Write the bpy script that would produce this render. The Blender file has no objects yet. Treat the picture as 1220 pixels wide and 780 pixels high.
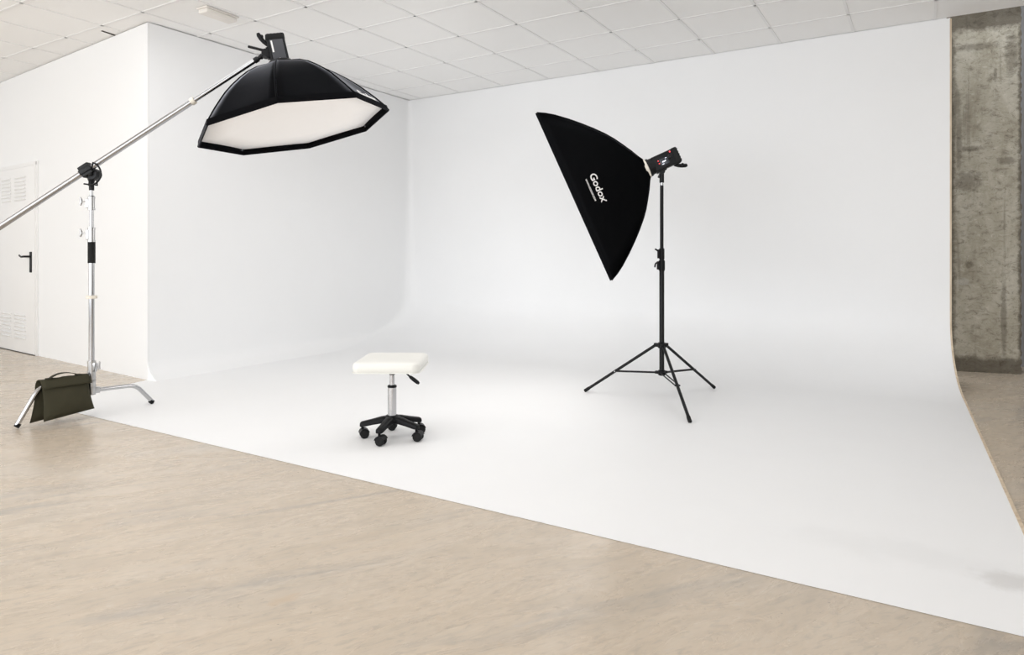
import bpy, bmesh, math, random
from mathutils import Vector, Matrix
V = Vector
PI = math.pi
SC = bpy.context.scene
COL = SC.collection
random.seed(4)
K_WORLD, K_FRONTL, K_FRONTR, K_OVERL, K_OVERR, K_OCTA, K_RECT = 1.28, 183, 92, 8.2, 7.2, .16, 3.0   # light strengths

# ------------------------------------------------------------------ materials
def mat(name, color=(.8, .8, .8), rough=.5, metal=0., spec=.5, emit=None, estr=0.):
    m = bpy.data.materials.new(name); m.use_nodes = True
    b = m.node_tree.nodes['Principled BSDF']
    b.inputs['Base Color'].default_value = (*color, 1)
    b.inputs['Roughness'].default_value = rough
    b.inputs['Metallic'].default_value = metal
    b.inputs['Specular IOR Level'].default_value = spec
    if emit:
        b.inputs['Emission Color'].default_value = (*emit, 1)
        b.inputs['Emission Strength'].default_value = estr
    return m

class NT:
    """small helper for building node trees"""
    def __init__(s, m):
        s.t = m.node_tree; s.n = s.t.nodes; s.b = s.n['Principled BSDF']
        tc = s.n.new('ShaderNodeTexCoord'); s.co = tc.outputs['Object']
    def link(s, a, b): s.t.links.new(a, b)
    def mapping(s, scale=(1, 1, 1), rot=(0, 0, 0), loc=(0, 0, 0), src=None):
        m = s.n.new('ShaderNodeMapping')
        m.inputs['Scale'].default_value = scale; m.inputs['Rotation'].default_value = rot
        m.inputs['Location'].default_value = loc
        s.link(src or s.co, m.inputs['Vector']); return m.outputs[0]
    def noise(s, scale, detail=4, rough=.55, dist=0., src=None):
        m = s.n.new('ShaderNodeTexNoise'); m.inputs['Scale'].default_value = scale
        m.inputs['Detail'].default_value = detail; m.inputs['Roughness'].default_value = rough
        m.inputs['Distortion'].default_value = dist
        s.link(src or s.co, m.inputs['Vector']); return m.outputs['Fac']
    def ramp(s, src, stops):
        m = s.n.new('ShaderNodeValToRGB'); e = m.color_ramp.elements
        while len(e) < len(stops): e.new(.5)
        for k, (p, c) in enumerate(stops):
            e[k].position = p; e[k].color = (*c, 1) if len(c) == 3 else c
        s.link(src, m.inputs[0]); return m.outputs[0]
    def mix(s, fac, a, b, mode='MIX'):
        m = s.n.new('ShaderNodeMix'); m.data_type = 'RGBA'; m.blend_type = mode
        for val, i in ((fac, 0), (a, 6), (b, 7)):
            if hasattr(val, 'links') or isinstance(val, bpy.types.NodeSocket): s.link(val, m.inputs[i])
            elif isinstance(val, (int, float)): m.inputs[i].default_value = val
            else: m.inputs[i].default_value = (*val, 1)
        return m.outputs[2]
    def math(s, op, a, b=0., clamp=False):
        m = s.n.new('ShaderNodeMath'); m.operation = op; m.use_clamp = clamp
        for val, i in ((a, 0), (b, 1)):
            if isinstance(val, bpy.types.NodeSocket): s.link(val, m.inputs[i])
            else: m.inputs[i].default_value = val
        return m.outputs[0]
    def blob(s, center, radii, soft=.35, wobble=None):
        """1 inside an ellipsoid around a point, fading to 0 outside"""
        mp = s.mapping(scale=[1 / r for r in radii], loc=[-c / r for c, r in zip(center, radii)])
        l = s.n.new('ShaderNodeVectorMath'); l.operation = 'LENGTH'; s.link(mp, l.inputs[0])
        d = l.outputs['Value']
        if wobble is not None: d = s.math('ADD', d, s.math('MULTIPLY', s.math('SUBTRACT', wobble, .5), 2.2))
        m = s.n.new('ShaderNodeMapRange'); m.interpolation_type = 'SMOOTHSTEP'
        m.inputs['From Min'].default_value = 1 + soft; m.inputs['From Max'].default_value = 1 - soft
        s.link(d, m.inputs['Value']); return m.outputs[0]
    def bump(s, h, strength=.2, dist=.01):
        m = s.n.new('ShaderNodeBump'); m.inputs['Strength'].default_value = strength
        m.inputs['Distance'].default_value = dist
        s.link(h, m.inputs['Height']); s.link(m.outputs[0], s.b.inputs['Normal'])

def fabric(name, color, rough=.75, wr=.25, sheen=0., spec=.15):
    m = mat(name, color, rough, spec=spec); t = NT(m)
    a = t.noise(9, 3, .5, .6, src=t.mapping(scale=(1, 1, .5)))
    w = t.noise(600, 1)
    t.bump(t.math('ADD', a, t.math('MULTIPLY', w, .05)), wr, .03)
    t.b.inputs['Sheen Weight'].default_value = sheen
    return m

WHITE = mat('white_paint', (.88, .88, .875), .6, spec=.3)
t = NT(WHITE); t.bump(t.noise(60, 4), .04, .004)
WALLP = mat('warm_white_paint', (.90, .898, .893), .6, spec=.3)
t = NT(WALLP); t.bump(t.noise(40, 4), .05, .004)
CYC = mat('matt_white_cove_paint', (.885, .885, .885), .55, spec=.35)
t = NT(CYC)
g = t.noise(3.1, 5, .6, .4, src=t.mapping(scale=(1, 1, 1)))
dirt = t.ramp(g, [(.3, (.935, .935, .935)), (.7, (.925, .925, .926))])
sp = t.ramp(t.noise(23, 3, .7), [(.70, (0, 0, 0)), (.80, (1, 1, 1))])
sm1 = t.blob((.25, 2.65, 0), (.085, .07, .3), .6, t.noise(14, 4))
sm2 = t.blob((-.05, 2.72, 0), (.30, .10, .3), .8, t.noise(6, 4))
scf = t.math('MULTIPLY', sm1, .32)
c = t.mix(scf, dirt, (.46, .43, .40))
c = t.mix(t.math('MULTIPLY', sm2, .10), c, (.55, .55, .54))
c = t.mix(t.math('MULTIPLY', sp, .05), c, (.5, .5, .5))
t.link(c, t.b.inputs['Base Color'])
t.bump(t.noise(30, 4), .03, .004)

FLOORM = mat('polished_beige_concrete', (.6, .52, .43), .3, spec=.5)
t = NT(FLOORM)
rt = t.mapping(rot=(0, 0, -1.05))     # trowel direction runs along x of this frame
big = t.noise(.75, 6, .6, 1.2, src=t.mapping(scale=(.8, 1.4, 1), src=rt))
mid = t.noise(3.2, 8, .68, 1.4, src=t.mapping(scale=(.7, 1.9, 1), src=rt))
fine = t.noise(24, 6, .7, .8, src=t.mapping(scale=(.6, 2.0, 1), src=rt))
c0 = t.ramp(big, [(.30, (0.533, 0.468, 0.388)), (.48, (0.612, 0.506, 0.388)), (.66, (0.573, 0.512, 0.435))])
c1 = t.ramp(mid, [(.28, (0.487, 0.424, 0.345)), (.5, (0.607, 0.517, 0.414)), (.72, (0.680, 0.600, 0.499))])
c = t.mix(.5, c0, c1)
c = t.mix(t.ramp(fine, [(.32, (.48, .48, .48)), (.50, (0, 0, 0)), (1, (0, 0, 0))]), c, (.37, .33, .28))
c = t.mix(t.ramp(fine, [(.58, (0, 0, 0)), (.75, (.55, .55, .55))]), c, (.68, .63, .56))
spk = t.ramp(t.noise(45, 2, .5), [(.74, (0, 0, 0)), (.78, (1, 1, 1))])
c = t.mix(t.math('MULTIPLY', spk, .55), c, (.20, .17, .14))
rust = t.ramp(t.noise(7, 4, .6, .5, src=t.mapping(loc=(3, 5, 1))), [(.66, (0, 0, 0)), (.76, (1, 1, 1))])
c = t.mix(t.math('MULTIPLY', rust, .35), c, (.56, .40, .25))
# long grey trowel mark running across the floor
trl = t.noise(1.5, 6, .65, .9, src=t.mapping(scale=(.32, 2.3, 1), src=t.mapping(rot=(0, 0, -1.05), loc=(0, 0, .35))))
c = t.mix(t.math('MULTIPLY', t.ramp(trl, [(.56, (0, 0, 0)), (.68, (1, 1, 1))]), .62), c, (.36, .335, .305))
t.link(c, t.b.inputs['Base Color'])
t.link(t.ramp(mid, [(.3, (.34, .34, .34)), (.7, (.2, .2, .2))]), t.b.inputs['Roughness'])
t.bump(t.math('ADD', mid, t.math('MULTIPLY', fine, .3)), .018, .01)

CONC = mat('raw_board_marked_concrete', (.2, .18, .15), .85, spec=.25)
t = NT(CONC)
n1 = t.noise(2.6, 7, .65, .8, src=t.mapping(scale=(1.5, 1, .8)))
n2 = t.noise(13, 8, .75, .7, src=t.mapping(scale=(1, 1, 1.7)))
n3 = t.noise(48, 5, .75)
stk = t.noise(7, 4, .6, .3, src=t.mapping(scale=(2.2, 1, .12)))
c = t.ramp(n1, [(.30, (.34, .305, .235)), (.5, (.45, .415, .335)), (.70, (.56, .525, .445))])
c = t.mix(t.ramp(n2, [(.33, (.85, .85, .85)), (.49, (0, 0, 0))]), c, (.20, .175, .135))
c = t.mix(t.ramp(n2, [(.56, (0, 0, 0)), (.72, (.75, .75, .75))]), c, (.68, .645, .565))
c = t.mix(t.ramp(stk, [(.58, (0, 0, 0)), (.70, (.6, .6, .6))]), c, (.22, .195, .155))
pit = t.ramp(n3, [(.30, (1, 1, 1)), (.40, (0, 0, 0))])
c = t.mix(t.math('MULTIPLY', pit, .8), c, (.07, .06, .048))
sep = t.n.new('ShaderNodeSeparateXYZ'); t.link(t.co, sep.inputs[0])
def band(val, a, b_):
    m = t.n.new('ShaderNodeMapRange'); m.interpolation_type = 'SMOOTHSTEP'
    m.inputs['From Min'].default_value = a; m.inputs['From Max'].default_value = b_
    t.link(val, m.inputs['Value']); return m.outputs[0]
wob = t.noise(14, 6, .7)
wz = t.math('ADD', sep.outputs['Z'], t.math('MULTIPLY', t.math('SUBTRACT', wob, .5), .14))
wx = t.math('ADD', sep.outputs['X'], t.math('MULTIPLY', t.math('SUBTRACT', wob, .5), .10))
marks = [band(wz, .17, .10), band(wx, .270, .225), band(wx, .70, .73), band(wz, 3.0, 3.06)]
wb = t.noise(24, 6, .7)
for ctr, rad in [((.672, 7.2, 2.80), (.045, 1, .19)), ((.262, 7.2, 2.40), (.03, 1, .14)),
                 ((.335, 7.2, 1.69), (.10, 1, .09)), ((.63, 7.2, 1.86), (.07, 1, .03)),
                 ((.28, 7.2, 2.05), (.022, 1, .25)), ((.36, 7.2, .95), (.03, 1, .03)),
                 ((.61, 7.2, .45), (.02, 1, .38)), ((.36, 7.2, 1.98), (.10, 1, .02)),
                 ((.55, 7.2, 2.62), (.012, 1, .07)), ((.40, 7.2, 2.88), (.16, 1, .03))]:
    marks.append(t.math('MULTIPLY', t.blob(ctr, rad, .45, wb), .62))
acc = marks[0]
for k in marks[1:]: acc = t.math('MAXIMUM', acc, k)
c = t.mix(t.math('MULTIPLY', acc, .80), c, t.mix(n2, (.05, .04, .028), (.16, .135, .10)))
pale = t.blob((.31, 7.2, .8), (.05, 1, .03), .4, wb)
c = t.mix(t.math('MULTIPLY', pale, .5), c, (.5, .48, .44))
t.link(c, t.b.inputs['Base Color'])
t.bump(t.math('ADD', t.math('ADD', n2, t.math('MULTIPLY', n3, .4)), n1), .45, .02)

TILE = mat('ceiling_tile_white', (.955, .945, .93), .9, spec=.1)
t = NT(TILE); t.bump(t.noise(90, 3), .05, .003)
GRID = mat('ceiling_grid_white', (.88, .87, .86), .5, spec=.3)
DARKGAP = mat('dark_plenum', (.05, .045, .04), .9)
DOORM = mat('white_lacquered_door', (.87, .86, .845), .4)
PLY = mat('bare_plywood_edge', (.55, .42, .28), .7)
t = NT(PLY); t.link(t.ramp(t.noise(8, 5, .6, src=t.mapping(scale=(4, 4, .6))), [(.3, (.56, .43, .30)), (.7, (.80, .68, .52))]), t.b.inputs['Base Color'])
BLACKM = mat('black_satin_metal', (.010, .010, .011), .38, spec=.22)
BLACKP = mat('black_plastic', (.009, .009, .010), .42, spec=.16)
def nylon(name, color, sheen=.5):
    """matt black cloth that only shines at grazing angles"""
    m = mat(name, color); t = NT(m); n = t.n
    df = n.new('ShaderNodeBsdfDiffuse'); df.inputs['Color'].default_value = (*color, 1)
    gl = n.new('ShaderNodeBsdfGlossy'); gl.inputs['Roughness'].default_value = .42; gl.inputs['Color'].default_value = (.9, .92, 1, 1)
    lw = n.new('ShaderNodeLayerWeight'); lw.inputs['Blend'].default_value = .5
    f = t.math('ADD', t.math('MULTIPLY', t.math('POWER', lw.outputs['Facing'], 8), sheen), .003)
    mx = n.new('ShaderNodeMixShader'); t.link(f, mx.inputs[0]); t.link(df.outputs[0], mx.inputs[1]); t.link(gl.outputs[0], mx.inputs[2])
    bp = n.new('ShaderNodeBump'); bp.inputs['Strength'].default_value = .25; bp.inputs['Distance'].default_value = .02
    t.link(t.noise(7, 3, .5, .8, src=t.mapping(scale=(1, 1, .6))), bp.inputs['Height'])
    t.link(bp.outputs[0], df.inputs['Normal']); t.link(bp.outputs[0], gl.inputs['Normal'])
    out = [q for q in n if q.type == 'OUTPUT_MATERIAL'][0]; t.link(mx.outputs[0], out.inputs['Surface'])
    n.remove(t.b); return m
NBLACK = nylon('black_nylon', (.0022, .0023, .0026))
NBLACK2 = nylon('black_nylon_binding', (.0035, .0035, .004), .25)
OLIVE = fabric('dark_olive_canvas', (.047, .043, .026), .8, .22)
OLIVED = fabric('dark_olive_webbing', (.033, .031, .021), .85, .1)
CHROME = mat('chrome', (.50, .50, .51), .13, 1.)
ALU = mat('brushed_aluminium', (.42, .42, .43), .24, 1.)
ZINC = mat('cast_zinc', (.50, .50, .50), .28, 1.)
CREAM = mat('cream_plastic', (.82, .76, .66), .5)
DIFF = fabric('lit_diffuser_cloth', (.88, .85, .825), .9, .12)
DIFF.node_tree.nodes['Principled BSDF'].inputs['Emission Color'].default_value = (1, .97, .94, 1)
DIFF.node_tree.nodes['Principled BSDF'].inputs['Emission Strength'].default_value = K_OCTA
DIFF2 = fabric('bright_diffuser_cloth', (.88, .85, .825), .9, .12)
DIFF2.node_tree.nodes['Principled BSDF'].inputs['Emission Color'].default_value = (1, .98, .96, 1)
DIFF2.node_tree.nodes['Principled BSDF'].inputs['Emission Strength'].default_value = K_RECT
SILVER = mat('silver_lining', (.62, .63, .65), .35, .6)
LOGO = mat('white_print', (.82, .80, .78), .7)
LEATHER = mat('cream_leatherette', (.86, .85, .80), .42)
t = NT(LEATHER); t.bump(t.noise(180, 3), .05, .002)
RUBBER = mat('black_rubber', (.013, .013, .013), .7, spec=.2)
SCREEN = mat('display_glass', (.03, .035, .045), .15)
LEDRED = mat('red_lamp', (.8, .05, .06), .3, emit=(1, .08, .1), estr=.9)
LEDWHITE = mat('display_digits', (.8, .8, .9), .4, emit=(.85, .88, 1), estr=.6)
LAMPC = mat('emergency_light_body', (.84, .80, .75), .45)
TUBEG = mat('flash_side_grey', (.045, .047, .055), .45)

# ------------------------------------------------------------------ mesh helpers
def frame_from(zdir, hint=V((0, 0, 1))):
    z = zdir.normalized(); h = hint
    if abs(z.dot(h)) > .98: h = V((1, 0, 0))
    x = h.cross(z).normalized(); y = z.cross(x)
    return Matrix((x, y, z)).transposed()

def smooth(faces):
    for f in faces: f.smooth = True

def add_box(bm, c, d, rot=None, bev=0., seg=2):
    r = bmesh.ops.create_cube(bm, size=1); vs = r['verts']
    M = Matrix.Translation(c) @ ((rot.to_4x4()) if rot is not None else Matrix()) @ Matrix.Diagonal((*d, 1))
    bmesh.ops.transform(bm, matrix=M, verts=vs)
    if bev > 0:
        es = list({e for v in vs for e in v.link_edges})
        bmesh.ops.bevel(bm, geom=es, offset=bev, segments=seg, profile=.6, affect='EDGES')

def add_tube(bm, pts, r, seg=12, closed=False, caps=True):
    pts = [V(p) for p in pts]; n = len(pts)
    rs = r if isinstance(r, (list, tuple)) else [r] * n
    rings = []; prev = None
    for i, p in enumerate(pts):
        if closed: tg = (pts[(i + 1) % n] - pts[i - 1]).normalized()
        elif i == 0: tg = (pts[1] - p).normalized()
        elif i == n - 1: tg = (p - pts[-2]).normalized()
        else: tg = ((pts[i + 1] - p).normalized() + (p - pts[i - 1]).normalized()).normalized()
        if prev is None:
            h = V((0, 0, 1)) if abs(tg.z) < .9 else V((1, 0, 0))
            x = h.cross(tg).normalized()
        else: x = (prev - tg * prev.dot(tg)).normalized()
        prev = x; y = tg.cross(x)
        rings.append([bm.verts.new(p + (x * math.cos(a) + y * math.sin(a)) * rs[i]) for a in [2 * PI * k / seg for k in range(seg)]])
    m = n if closed else n - 1
    for i in range(m):
        A = rings[i]; B = rings[(i + 1) % n]
        for k in range(seg):
            f = bm.faces.new((A[k], A[(k + 1) % seg], B[(k + 1) % seg], B[k])); f.smooth = True
    if caps and not closed:
        bm.faces.new(rings[0][::-1]); bm.faces.new(rings[-1])

def add_lathe(bm, p0, axis, prof, seg=20):
    """prof: list of (distance along axis, radius); sharp steps keep flat shading edges by duplicated rings"""
    M = frame_from(V(axis)); p0 = V(p0); rings = []
    for h, r in prof:
        rings.append([bm.verts.new(p0 + M @ V((max(r, 1e-5) * math.cos(2 * PI * k / seg), max(r, 1e-5) * math.sin(2 * PI * k / seg), h))) for k in range(seg)])
    for i in range(len(rings) - 1):
        steep = abs(prof[i + 1][0] - prof[i][0]) > 1e-6
        for k in range(seg):
            f = bm.faces.new((rings[i][k], rings[i][(k + 1) % seg], rings[i + 1][(k + 1) % seg], rings[i + 1][k])); f.smooth = steep
    bm.faces.new(rings[0][::-1]); bm.faces.new(rings[-1])

def add_prism(bm, poly, origin, ux, uy, uz, depth):
    """closed 2-D outline extruded along uz"""
    o = V(origin); ux, uy, uz = V(ux), V(uy), V(uz)
    a = [bm.verts.new(o + ux * x + uy * y) for x, y in poly]
    b_ = [bm.verts.new(o + ux * x + uy * y + uz * depth) for x, y in poly]
    bm.faces.new(a[::-1]); bm.faces.new(b_)
    n = len(poly)
    for k in range(n): bm.faces.new((a[k], a[(k + 1) % n], b_[(k + 1) % n], b_[k]))

def link_mesh(name, bm, m, parent=None, sharp=40):
    bmesh.ops.recalc_face_normals(bm, faces=bm.faces)
    if parent is not None:
        root = parent
        while root.parent is not None: root = root.parent
        bm.transform(root.matrix_world.inverted() if root.type != 'EMPTY' else INV[root.name])
    me = bpy.data.meshes.new(name); bm.to_mesh(me); bm.free()
    for k in (m if isinstance(m, (list, tuple)) else [m]): me.materials.append(k)
    try: me.set_sharp_from_angle(angle=math.radians(sharp))
    except Exception: pass
    o = bpy.data.objects.new(name, me); COL.objects.link(o)
    if parent is not None: o.parent = parent
    return o

INV = {}
def thing(name, label, cat, loc, group=None):
    o = bpy.data.objects.new(name, None); COL.objects.link(o)
    o.location = loc; o.empty_display_size = .1
    o['label'] = label; o['category'] = cat
    if group: o['group'] = group
    INV[o.name] = Matrix.Translation(-V(loc))
    return o
def struct(name, bm, m, label=None, parent=None, sharp=40):
    o = link_mesh(name, bm, m, parent, sharp)
    if parent is None: o['kind'] = 'structure'
    if label: o['label'] = label
    return o
B = bmesh.new

# ------------------------------------------------------------------ room numbers
HC = 2.97            # ceiling height
XS, YA = -5.487, 3.196   # corner of the white-painted bay
D = 6.542            # back wall plane
YF = 2.289           # front edge of the painted floor
XR0, XRK = .347, -.026   # right edge of the cove: x = XR0 + XRK*(y-YF)
def xr(y): return XR0 + XRK * (y - YF) if y < 5.7 else XR0 + XRK * (5.7 - YF) - .062 * (y - 5.7) / .84

# floor
bm = B(); add_box(bm, (-2.5, 1.5, -.1), (17, 15, .2)); struct('floor', bm, FLOORM, 'polished beige concrete floor')

# cyclorama: left wall, back wall and floor as one curved surface
bm = B()
def contour(os_, ob, z, r):
    pts = []
    x0 = XS + os_; y1 = D - ob
    for k in range(9): pts.append((x0, YA + (y1 - r - YA) * k / 8, z))
    for k in range(1, 13):
        a = PI - (PI / 2) * k / 12
        pts.append((x0 + r + r * math.cos(a), y1 - r + r * math.sin(a), z))
    xe = xr(y1)
    for k in range(1, 17): pts.append((x0 + r + (xe - x0 - r) * k / 16, y1, z))
    return pts
ZF = .0015
prof = [(0, 0, HC - .003, .05), (0, 0, 1.6, .08), (0, 0, .75, .14), (0, 0, .52, .16)]
for k in range(1, 15):
    a = (PI / 2) * k / 14
    ob = .92 * (1 - math.cos(a)); zz = ZF + (.52 - ZF) * (1 - math.sin(a))
    os_ = .13 * max(0, 1 - zz / .16) ** 2
    prof.append((os_, ob, zz, .16 + .5 * (1 - math.cos(a))))
bm.free()
RP = [contour(*q) for q in prof]
def cove_part(c0, c1):
    bm = B(); rows = [[bm.verts.new(p) for p in r_[c0:c1 + 1]] for r_ in RP]
    for i in range(len(rows) - 1):
        for k in range(c1 - c0):
            f = bm.faces.new((rows[i][k], rows[i + 1][k], rows[i + 1][k + 1], rows[i][k + 1])); f.smooth = True
    return bm, rows
NC = len(RP[0]) - 1
bm, _ = cove_part(8, NC); struct('wall_back', bm, CYC, 'white back wall of the infinity cove curving into the floor', sharp=50)
bm, rows = cove_part(0, 8)
bm.faces.new([r_[0] for r_ in rows][::-1] + [bm.verts.new((XS, YA, ZF))])
struct('wall_side', bm, CYC, 'white left side wall of the infinity cove', sharp=50)
# painted floor of the cove
bm = B()
pl_ = [(XS, YA), (-5.235, YF), (xr(YF), YF)] + [(p[0], p[1]) for p in RP[-1][::-1]]
tp = [bm.verts.new((x, y, ZF)) for x, y in pl_]; bm.faces.new(tp)
struct('floor_cove', bm, CYC, 'white painted floor of the infinity cove')

# solid backing behind the cove (so the wall has a thickness)
bm = B(); add_box(bm, ((XS - .1 + .17) / 2, D + .06, HC / 2 + .04), (.17 - XS + .1, .10, HC + .08))
struct('trim_2', bm, WHITE)

# bare plywood edge following the right end of the cove
bm = B()
path = [(D, HC - .01), (D, 2.0), (D, 1.0), (D, .52)]
for k in range(1, 15):
    a = (PI / 2) * k / 14
    path.append((D - .92 * (1 - math.cos(a)), ZF + (.52 - ZF) * (1 - math.sin(a))))
path += [(4.6, ZF), (3.6, ZF), (YF, ZF)]
rings = []
for i, (y, z) in enumerate(path):
    ny, nz = 0, 0
    p, q = path[max(i - 1, 0)], path[min(i + 1, len(path) - 1)]
    ty, tz = q[0] - p[0], q[1] - p[1]; L = math.hypot(ty, tz); ny, nz = tz / L, -ty / L   # towards the camera/up
    x0 = xr(y) - .004; w = .013
    e = .003
    rings.append([bm.verts.new((x0, y + ny * e, z + nz * e)), bm.verts.new((x0 + w, y + ny * e, z + nz * e)),
                  bm.verts.new((x0 + w, y - ny * .04, max(z - nz * .04, .0))), bm.verts.new((x0, y - ny * .04, max(z - nz * .04, 0.)))])
for i in range(len(rings) - 1):
    for k in range(4): bm.faces.new((rings[i][k], rings[i][(k + 1) % 4], rings[i + 1][(k + 1) % 4], rings[i + 1][k]))
bm.faces.new(rings[0]); bm.faces.new(rings[-1][::-1])
struct('trim_1', bm, PLY, 'bare wooden edge strip along the right end of the white cove')

# wall with the door (slightly out of square with the bay)
AW = .0797
WX = V((1, -AW, 0)).normalized(); WN = V((-AW, -1, 0)).normalized()   # along, outward to the room
RW = Matrix((WX, -WN, V((0, 0, 1)))).transposed()
def onA(x, out=0., z=0.):   # a point of that wall at world x, 'out' metres into the room
    return V((x, YA + AW * (XS - x), z)) + WN * out
bm = B(); L = 5.2; cA = onA(XS, 0) - WX * (L / 2) - WN * .01
add_box(bm, (cA.x, cA.y, HC / 2 - .003), (L, .02, HC - .006), RW)
struct('wall_left', bm, WALLP, 'white painted wall with the door')
# side of the bay behind the cove's left wall
bm = B(); add_box(bm, (XS - .07, (YA + D) / 2 + .08, HC / 2), (.12, D - YA - .02, HC - .01)); struct('trim_3', bm, WHITE)

# concrete wall behind the open right end
bm = B()
nx, nz = 26, 150
x0, x1 = .02, .735
gv = [[bm.verts.new((x0 + (x1 - x0) * i / nx + (random.uniform(-.006, .006) if i == nx else 0),
                     7.19 + .20 * ((x0 + (x1 - x0) * i / nx) - .2) + random.uniform(-.003, .003), 3.6 * k / nz)) for i in range(nx + 1)] for k in range(nz + 1)]
for k in range(nz):
    for i in range(nx): bm.faces.new((gv[k][i], gv[k][i + 1], gv[k + 1][i + 1], gv[k + 1][i])).smooth = True
bk = [[bm.verts.new((x, 7.75, 3.6 * k / nz)) for x in (x0, x1)] for k in range(nz + 1)]
for k in range(nz):
    bm.faces.new((gv[k][nx], bk[k][1], bk[k + 1][1], gv[k + 1][nx]))
    bm.faces.new((gv[k][0], gv[k + 1][0], bk[k + 1][0], bk[k][0]))
    bm.faces.new((bk[k][0], bk[k + 1][0], bk[k + 1][1], bk[k][1]))
struct('wall_right', bm, CONC, 'raw grey-brown concrete pillar with dark stains')
bm = B(); add_box(bm, (3.2, 7.85, 1.8), (6.6, .1, 3.6)); struct('wall_far', bm, mat('grey_render', (.36, .36, .37), .8))
bm = B(); add_box(bm, (-10.7, -.8, 1.55), (.1, 8.4, 3.1)); struct('light_block_west', bm, WHITE)  # unseen wall added to cut world light coming from the left
bm = B(); add_box(bm, (5.6, 2.6, 1.55), (.1, 10.4, 3.1)); struct('light_block_east', bm, WHITE)  # unseen wall added to keep light off the right side

# ceiling: tiles on a visible grid
GX0, GY0, T, TY = -4.7095, D - .5017, .6, .5973
bm = B()
gxs = [GX0 + T * k for k in range(-12, 18)]; gys = [GY0 - TY * k for k in range(-1, 19)]
def inside(xa, ya):
    return True
for i in range(len(gxs) - 1):
    for j in range(len(gys) - 1):
        xa, xb = gxs[i] + .002, gxs[i + 1] - .002; yb, ya = gys[j] - .002, gys[j + 1] + .002
        if ya > D: continue
        yb = min(yb, D - .003)
        if yb - ya < .05: continue
        if xb > 5.6 or xa < -11.5: continue
        add_box(bm, ((xa + xb) / 2, (ya + yb) / 2, HC + .0125), (xb - xa, yb - ya, .016))
ceil = struct('ceiling', bm, TILE, 'white suspended tile ceiling')
bm = B()
for x in gxs: add_box(bm, (x, (D + gys[-1]) / 2, HC + .004), (.022, D - gys[-1] - .006, .008))
for y in gys:
    if y < D: add_box(bm, ((gxs[0] + gxs[-1]) / 2, y, HC + .0035), (gxs[-1] - gxs[0], .022, .007))
gr = link_mesh('ceiling_grid', bm, GRID, ceil)
bm = B(); add_box(bm, (-6.063, 3.185, HC + .002), (.016, .125, .008), Matrix.Rotation(math.radians(11), 3, 'Z'))
o = link_mesh('open_joint', bm, DARKGAP, ceil); o['label'] = 'dark open joint between ceiling tiles'
bm = B(); add_box(bm, (-3, .55, HC + .042), (17.4, 11.94, .04)); struct('trim_4', bm, DARKGAP)

# door on the left wall
bm = B(); DX0, DX1 = -8.785, -7.79
c = onA((DX0 + DX1) / 2, .006); DW = (DX1 - DX0) * math.hypot(1, AW)
add_box(bm, (c.x, c.y, .985), (DW, .03, 1.955), RW, .003)
door = struct('door_1', bm, DOORM, 'white louvred metal door on the left')
bm = B()
for xx, w in ((DX0 - .022, .044), (DX1 + .022, .044)):
    c = onA(xx, .002); add_box(bm, (c.x, c.y, 1.0), (w, .03, 2.0), RW, .003)
c = onA((DX0 + DX1) / 2, .002); add_box(bm, (c.x, c.y, 1.985), (DW + .088, .03, .042), RW, .003)
link_mesh('door_frame', bm, DOORM, door)
bm = B(); c = onA((DX0 + DX1) / 2, .004); add_box(bm, (c.x, c.y, .004), (DW, .04, .008), RW)
link_mesh('threshold', bm, BLACKP, door)
for zt, zb in ((1.875, 1.60), (.415, .135)):
    for xa, xb in ((-8.70, -8.44), (-8.32, -8.03)):
        bm = B(); n = 7
        for k in range(n):
            z = zt - (zt - zb) * (k + .5) / n; c = onA((xa + xb) / 2, .026, z)
            add_box(bm, c, (xb - xa, .012, .016), RW @ Matrix.Rotation(math.radians(32), 3, 'X'), .003)
        link_mesh('vent_louvre', bm, DOORM, door)
bm = B(); c = onA(-7.885, .025, .962); add_box(bm, c, (.045, .012, .215), RW, .004)
hp = link_mesh('handle_plate', bm, BLACKM, door); hp['label'] = 'black handle plate'
bm = B()
p = onA(-7.885, .03, 1.02)
add_tube(bm, [p, p + WN * .045, p + WN * .055 - WX * .015, p + WN * .055 - WX * .07 - V((0, 0, .004)), p + WN * .052 - WX * .125 + V((0, 0, .008)), p + WN * .05 - WX * .14 + V((0, 0, .014))], [.011, .011, .011, .010, .009, .008], 10)
link_mesh('door_lever', bm, BLACKM, hp)

# emergency light on the ceiling
el = thing('emergency_light', 'small white emergency light fixed to the ceiling near the corner', 'ceiling light', (-4.80, 3.37, HC))
bm = B(); rz = Matrix.Rotation(math.radians(2), 3, 'Z')
add_box(bm, (-4.80, 3.37, HC - .004), (.125, .30, .012), rz, .004); link_mesh('back_plate', bm, LAMPC, el)
bm = B(); add_box(bm, (-4.80, 3.37, HC - .026), (.105, .28, .034), rz, .010, 3); link_mesh('diffuser_cover', bm, LAMPC, el)

# ------------------------------------------------------------------ softbox helper
def text_mesh(body, size, origin, ux, uy, nrm, name, m, parent, extr=.0012, bold=0.):
    cu = bpy.data.curves.new(name, 'FONT'); cu.body = body; cu.size = size; cu.extrude = extr
    cu.offset = bold; cu.align_x = 'CENTER'; cu.align_y = 'CENTER'; cu.resolution_u = 4
    o = bpy.data.objects.new(name, cu); COL.objects.link(o)
    dg = bpy.context.evaluated_depsgraph_get()
    me = bpy.data.meshes.new_from_object(o.evaluated_get(dg))
    bpy.data.objects.remove(o); bpy.data.curves.remove(cu)
    bm = B(); bm.from_mesh(me); bpy.data.meshes.remove(me)
    R3 = Matrix((V(ux).normalized(), V(uy).normalized(), V(nrm).normalized())).transposed().to_4x4()
    bm.transform(Matrix.Translation(origin) @ R3)
    return link_mesh(name, bm, m, parent)

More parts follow.
